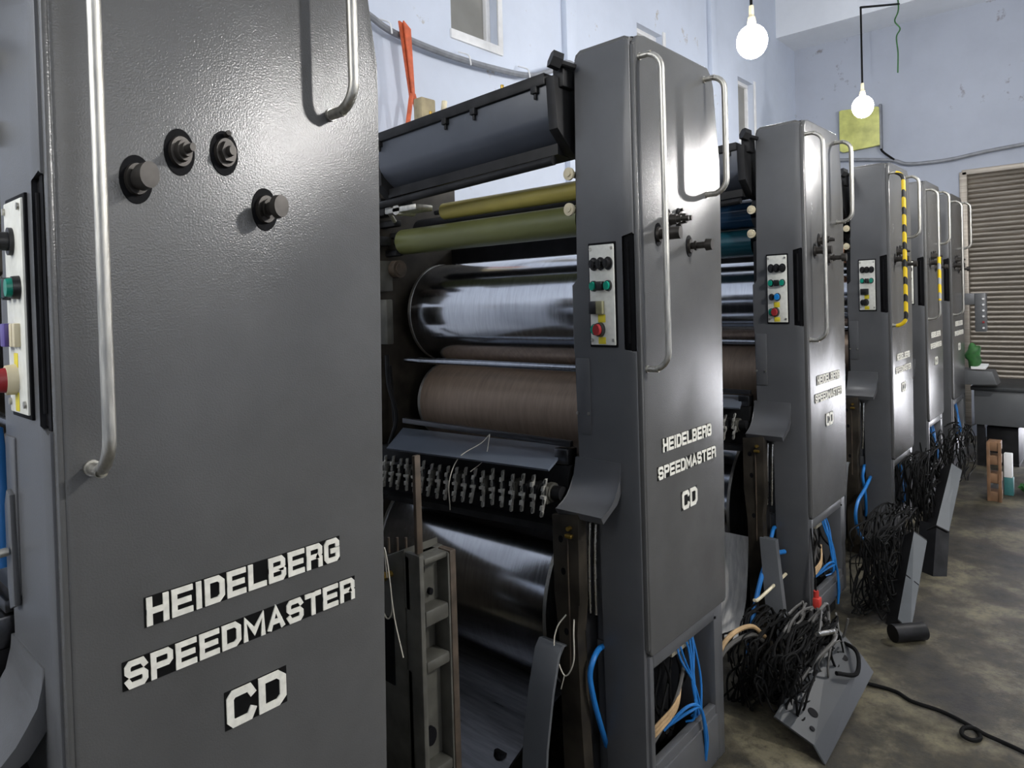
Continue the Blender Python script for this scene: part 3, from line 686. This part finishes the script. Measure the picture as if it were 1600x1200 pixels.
s = obj('lifting_sling', (lambda b: (slab(b, [(.640, 1.60, 2.76), (.690, 1.60, 2.75), (.722, 1.60, 2.40), (.698, 1.60, 2.40)], (0, .01, 0)), slab(b, [(.655, 1.585, 2.76), (.70, 1.585, 2.73), (.715, 1.585, 2.40), (.70, 1.585, 2.40)], (0, .008, 0)), b)[2])(N()), 'orange')
tag(s, 'orange webbing sling hanging from the wall cable above the ink duct', 'sling')
bm = N(); tube(bm, [(.70, 1.595, 2.42), (.68, 1.59, 2.34), (.665, 1.59, 2.24), (.69, 1.58, 2.17)], .012, 8); tube(bm, [(.71, 1.595, 2.42), (.73, 1.59, 2.34), (.74, 1.59, 2.25), (.72, 1.58, 2.17)], .013, 8); obj('knot', bm, 'orange', s)
bm = N(); box(bm, .305, .385, 1.11, 1.16, 1.9, 2.225, .008); tag(obj('wood_block', bm, 'wood'), 'weathered wood block standing upright behind the ink duct', 'wood block')
bm = N(); cyl(bm, (.39, 1.13, 1.9), (.455, 1.13, 2.235), .012, seg=10); tag(obj('stick', bm, 'creamp'), 'pale stick leaning beside the wood block', 'stick')
b_ = thing('wall_board', 'yellow green board on the end wall behind the farther hanging lamp', 'board', (6.42, 1.06, 2.85))
bm = N(); prism(bm, [(-.18, .02), (.16, .0), (.19, .02), (.19, .43), (.17, .44), (-.165, .41), (-.18, .39)], 'x', .0, .05, .006); obj('panel', bm, 'board', b_)
bm = N(); box(bm, -.004, .055, -.195, -.178, -.02, .43, .003); obj('side_rail', bm, 'conduit', b_)
hang('green_wire', [(5.93, .61, 4.2), (5.93, .60, 4.0), (5.925, .63, 3.9), (5.93, .59, 3.82), (5.93, .62, 3.75), (5.93, .61, 3.6), (5.93, .615, 3.42)], .006, 'green', 'tangled thin green wire hanging from the ceiling beam', 'wire')
def lamp(x, y, z, ztop, label, arm=None, m='bulb', r=.076):
    t = thing('hanging_lamp', label, 'lamp', (x, y, z), 'bare bulbs over the press line')
    bm = N(); bmesh.ops.create_uvsphere(bm, u_segments=24, v_segments=16, radius=r)
    for v in bm.verts: v.co.z *= 1.15
    obj('bulb', bm, m, t)
    bm = N(); cyl(bm, (0, 0, r*1.0), (0, 0, r*1.0+.05), .026, .018, 16); cyl(bm, (0, 0, r+.05), (0, 0, r+.11), .014, .012, 12); obj('socket', bm, 'creamp', t)
    pts = [(0, 0, r+.1), (0, 0, ztop-z)]
    bm = N(); tube(bm, pts, .007, 8, smooth=False)
    if arm: tube(bm, [(0, 0, ztop-z), arm], .009, 8, smooth=False)
    obj('drop_pipe', bm, 'wblack', t)
    return t
lamp(2.114, .5, 2.72, ZC, 'glowing bare bulb hanging above the gap between second and third units')
lamp(4.641, .6, 2.865, 3.65, 'glowing bare bulb on a bent pipe in front of the yellow board', (1.31, 0, 1.19))
lamp(.25, -1.85, 2.42, ZC, 'bare bulb hanging over the aisle near the camera', None, 'bulba', .06)
lamp(3.1, -1.1, 2.4, ZC, 'bare bulb hanging over the aisle farther along', None, 'bulba', .055)

# ------------------------------------------------------------------ right end: delivery console, bench, bits
g = thing('delivery_console', 'small grey control console on a bracket beyond the farthest unit', 'console', (5.1, -.02, 0))
bm = N(); box(bm, -.02, .06, -.09, -.02, 1.06, 1.36, .006); box(bm, -.02, .06, -.02, .12, 1.27, 1.36, .006); box(bm, 0, .05, .06, .12, .0, 1.3, .005); obj('housing', bm, 'bench', g)
for i in range(6):
    bm = N(); cyl(bm, (-.02, -.075, 1.09+.045*i), (-.032, -.075, 1.09+.045*i), .008, seg=10); obj('push_button', bm, 'trimw' if i not in (1,) else 'redp', g)
bm = N(); prism(bm, [(-.16, .66), (-.13, .76), (.10, .77), (.10, .65)], 'x', -.1, .12, .006); obj('shelf', bm, 'bench', g)
bm = N(); bmesh.ops.create_icosphere(bm, subdivisions=3, radius=.05)
for v in bm.verts:
    v.co.z *= 2.0; v.co.x *= .7
    v.co *= 1+.18*math.sin(v.co.z*60+v.co.y*40)
    v.co += V((5.05, -.03, .88))
tag(obj('plastic_bag', bm, 'green'), 'crumpled green plastic bag on the console shelf', 'bag')
bm = N(); slab(bm, [(5.0, -.11, .775), (5.0, -.02, .775), (5.1, .0, .80), (5.1, -.12, .80)], (0, 0, .012)); tag(obj('paper_stack', bm, 'paper'), 'white papers lying on the console shelf', 'paper')
h = thing('workbench', 'long dark steel bench in front of the rolling shutter', 'bench', (5.3, -.2, 0))
bm = N(); box(bm, -.2, .5, -.28, .2, .60, .63, .004); obj('bench_top', bm, 'tray', h)
bm = N(); box(bm, -.18, .48, -.26, .18, .33, .60, .004); obj('apron', bm, 'bench', h)
for xx in (-.15, .42):
    for yy in (-.25, .12):
        bm = N(); box(bm, xx, xx+.05, yy, yy+.05, 0, .33); obj('leg', bm, 'dark', h)
bm = N(); box(bm, -.05, .40, -.08, .12, .02, .30, .006); box(bm, -.05, .4, -.08, .12, 0, .02); tag(obj('added_shade_box', bm, 'dark'), 'added black box that darkens the space under the bench', 'box'); bpy.data.objects['added_shade_box'].location = (5.3, -.2, 0)  # black box added to stand for the shade under the bench
q = thing('wooden_crate', 'narrow orange wooden crate standing on the floor near the bench', 'crate', (4.12, -.26, 0))
bm = N()
for zz in (.0, .12, .24, .33): box(bm, -.06, .06, -.03, .04, zz, zz+.06, .004)
obj('slats', bm, 'owood', q)
bm = N()
for yy in (-.03, .03): box(bm, -.068, -.058, yy-.008, yy+.01, 0, .39, .002)
obj('posts', bm, 'owood', q)
bm = N(); box(bm, 4.28, 4.34, -.335, -.285, .0, .12, .004); tag(obj('small_box', bm, 'teal'), 'small teal box on the floor right of the crate', 'box')
bm = N(); box(bm, 4.28, 4.34, -.33, -.285, .12, .28, .004); tag(obj('white_carton', bm, 'paper'), 'white carton on top of the teal box', 'carton')
bm = N(); bmesh.ops.create_icosphere(bm, subdivisions=3, radius=.05)
for v in bm.verts: v.co *= 1+.3*math.sin(v.co.x*130)*math.sin(v.co.y*110)*math.cos(v.co.z*90); v.co.z *= .6; v.co += V((4.45, -.40, .03))
tag(obj('rag', bm, 'green'), 'crumpled green rag on the floor by the crate', 'rag')

# ------------------------------------------------------------------ covers let down in front of the units
def cover(name, label, quad, inward, m='tray2', seam=True):
    t = thing(name, label, 'machine cover', (0, 0, 0), 'cover trays let down along the units')
    a, b, c_, d = [V(p) for p in quad]            # near outer, far outer, far inner, near inner
    n = (b-a).cross(d-a).normalized()
    if n.z < 0: n = -n
    bm = N(); slab(bm, quad, -n*.008); obj('flange', bm, m, t)
    inv = V(inward)
    bm = N(); slab(bm, [d, c_, c_+inv, d+inv], -n*.006); slab(bm, [b, c_, c_+inv*.9, b+inv*.6], (b-a).normalized()*.006); slab(bm, [a, d, d+inv*.9, a+inv*.6], (a-b).normalized()*.006)
    obj('pan', bm, 'dark', t)
    if seam:
        bm = N(); e = (b-a)*.035; s0 = a+(b-a)*.48; s1 = d+(c_-d)*.48; slab(bm, [s0+n*.001, s0+e*.3+n*.001, s1+e*.3+n*.001, s1+n*.001], n*.001); obj('seam', bm, 'seam', t)
    return t
# first tray: inside up, nearly flat on the floor before the third unit
t1 = thing('cover_tray', 'open grey cover tray full of cables on the floor below the third unit', 'machine cover', (0, 0, 0), 'cover trays let down along the units')
A, B_, C_, D_ = V((.603, -.205, .04)), V((1.134, -.205, .104)), V((1.165, -.10, .184)), V((.575, -.10, .10))
n = (B_-A).cross(D_-A).normalized()
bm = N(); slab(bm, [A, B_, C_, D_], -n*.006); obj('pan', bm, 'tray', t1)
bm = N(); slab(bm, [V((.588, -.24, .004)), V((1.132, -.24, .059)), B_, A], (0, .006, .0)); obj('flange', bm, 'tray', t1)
for f, gq, r in ((.86, .38, .016), (.75, .48, .016), (.22, .35, .016), (.10, .2, .008)):
    p = A+(B_-A)*f+(D_-A)*gq; bm = N(); cyl(bm, p+n*.001, p+n*.004, r, seg=20); obj('grommet_hole', bm, 'seam', t1)
cover('cover_tray', 'grey cover tray leaning on the floor below the fourth unit', [(1.658, -.25, .019), (1.996, -.25, .294), (2.009, -.2, .32), (1.684, -.2, .042)], (.02, .05, -.04))
t3 = cover('cover_tray', 'grey cover tray leaning below the fifth unit, dark block under its end', [(2.52, -.25, .201), (2.915, -.25, .426), (2.948, -.2, .451), (2.504, -.2, .227)], (.02, .05, -.04), seam=False)
bm = N(); slab(bm, [(2.44, -.25, .0), (2.53, -.25, .20), (2.51, -.2, .222), (2.40, -.2, .0)], (.05, .08, 0)); tag(obj('support_block', bm, 'dark'), 'black block propping the end of the tray below the fifth unit', 'block')
bm = N(); cyl(bm, (1.55, -.21, .034), (1.65, -.295, .034), .034, seg=24); tag(obj('log', bm, 'dark'), 'short dark round log on the floor under the leaning tray', 'log')

# tangles of cable that nobody could count
def tangle(name, label, c0, size, n, seed, r=(.0022, .0045), m='wblack'):
    rnd = random.Random(seed); bm = N(); c0 = V(c0)
    for i in range(n):
        pts = []
        p = c0+V([rnd.uniform(-1, 1)*s for s in size])
        ang = rnd.uniform(0, 6.28)
        for j in range(6):
            pts.append(p.copy())
            ang += rnd.uniform(.3, 1.3)
            p = p+V((math.cos(ang)*size[0]*.55, rnd.uniform(-.4, .4)*size[1], math.sin(ang)*size[2]*.6))
            for q in range(3):
                lo, hi = c0[q]-size[q], c0[q]+size[q]
                p[q] = min(max(p[q], lo), hi)
            p.z = max(p.z, .012)
        tube(bm, pts, rnd.uniform(*r), 6, 5)
    return tag(obj(name, bm, m), label, 'cables', None, 'stuff')
tangle('cable_tangle', 'tangle of black cables spilling over the open tray below the third unit', (.85, -.09, .165), (.21, .07, .09), 100, 3)
tangle('cable_tangle', 'loose grey cables looping on top of the black tangle below the third unit', (.98, -.10, .20), (.16, .06, .09), 16, 21, (.003, .005), 'wgrey')
tangle('cable_tangle', 'tangle of black cables behind the leaning tray of the fourth unit', (1.95, -.10, .20), (.28, .07, .17), 90, 5)
tangle('cable_tangle', 'tangle of black cables behind the leaning tray of the fifth unit', (2.90, -.10, .30), (.30, .07, .20), 70, 6)
tangle('cable_tangle', 'black cables in the dark gap left of the third unit base', (.86, .06, .13), (.16, .06, .11), 60, 8)
tangle('cable_tangle', 'cables hanging under the farthest unit', (4.0, -.05, .30), (.3, .08, .16), 40, 9)
rnd = random.Random(12)
for i, (pts, r, m_, lab) in enumerate((
    ([(1.25, -.02, .20), (1.2, -.05, .16), (1.1, -.08, .15), (1.0, -.09, .21), (.95, -.10, .26), (1.05, -.11, .29), (1.12, -.1, .24), (1.05, -.12, .18)], .006, 'wgrey', 'grey cable looping over the open tray'),
    ([(1.26, -.02, .19), (1.18, -.08, .17), (1.06, -.14, .20), (.93, -.17, .22), (.80, -.15, .20), (.72, -.12, .14)], .006, 'wgrey', 'second grey cable curving across the open tray'),
    ([(1.27, -.02, .19), (1.22, -.07, .12), (1.15, -.12, .13), (1.08, -.2, .14), (1.0, -.22, .10), (.92, -.18, .12)], .007, 'wblack', 'thick black cable bending down to the tray grommet'),
    ([(1.22, .08, .30), (1.0, .10, .27), (.95, .10, .28)], .006, 'creamp', 'pale hose crossing behind the third unit bracket'),
    ([(.56, .10, .16), (.66, .08, .25), (.78, .05, .26), (.86, .03, .20)], .008, 'wtan', 'tan cable arching out of the gap behind the second unit'),
    ([(.52, .10, .12), (.64, .08, .22), (.78, .05, .23), (.86, .03, .18)], .008, 'wgrey', 'grey cable arching beside the tan one'),
    )):
    hang('cable', pts, r, m_, lab)
hang('air_hose', [(1.27, .1, .37), (1.20, .13, .37), (1.16, .14, .33), (1.05, .13, .25), (.95, .12, .14), (.85, .1, .06)], .009, 'hose', 'blue hose running down behind the tray of the third unit', 'hose')
hang('air_hose', [(2.60, .11, .40), (2.454, .1, .371), (2.307, .1, .331), (2.267, .1, .252), (2.352, .1, .146), (2.5, .1, .09)], .008, 'hose', 'blue hose curving down before the fourth unit', 'hose')
hang('floor_cable', [(1.10, -.18, .02), (1.141, -.232, .008), (1.144, -.305, .008), (1.113, -.358, .008), (1.11, -.44, .008), (1.081, -.513, .008), (1.053, -.546, .008), (1.015, -.556, .009), (.99, -.538, .010), (.998, -.514, .012), (1.03, -.512, .016), (1.05, -.535, .018), (1.045, -.567, .012), (1.04, -.614, .008), (1.021, -.67, .008), (.98, -.76, .008)], .0065, 'wblack', 'black cable with one small loop lying across the concrete floor')
bm = N(); box(bm, 1.235, 1.268, -.035, -.01, .185, .225, .004); cyl(bm, (1.25, -.02, .225), (1.25, -.02, .25), .01, seg=10)
t = obj('connector', bm, 'redc'); tag(t, 'red plug hanging below the third unit panel', 'plug')
bm = N(); tube(bm, [(1.25, -.02, .24), (1.262, -.012, .34), (1.3, .01, .48)], .003, 6); obj('lead', bm, 'wblack', t)
bm = N(); cyl(bm, (.80, -.16, .29), (.90, -.18, .27), .008, seg=12); tag(obj('tube_end', bm, 'brightplate'), 'bright metal tube lying on the cable tangle of the third unit', 'tube')
bm = N(); box(bm, .655, .672, -.40, -.385, 0, .008, .002); tag(obj('paper_scrap', bm, 'paper'), 'tiny white scrap on the floor beside the open tray', 'scrap')
# lower brown posts and guard arm seen in the gap left of the third unit
bm = N(); slab(bm, [(1.17, .16, .44), (1.17, .10, .44), (1.05, .02, .10), (1.05, .09, .10)], (.03, 0, 0)); tag(obj('guard_arm', bm, 'bench'), 'dark grey sheet arm slanting down left of the third unit', 'guard arm')
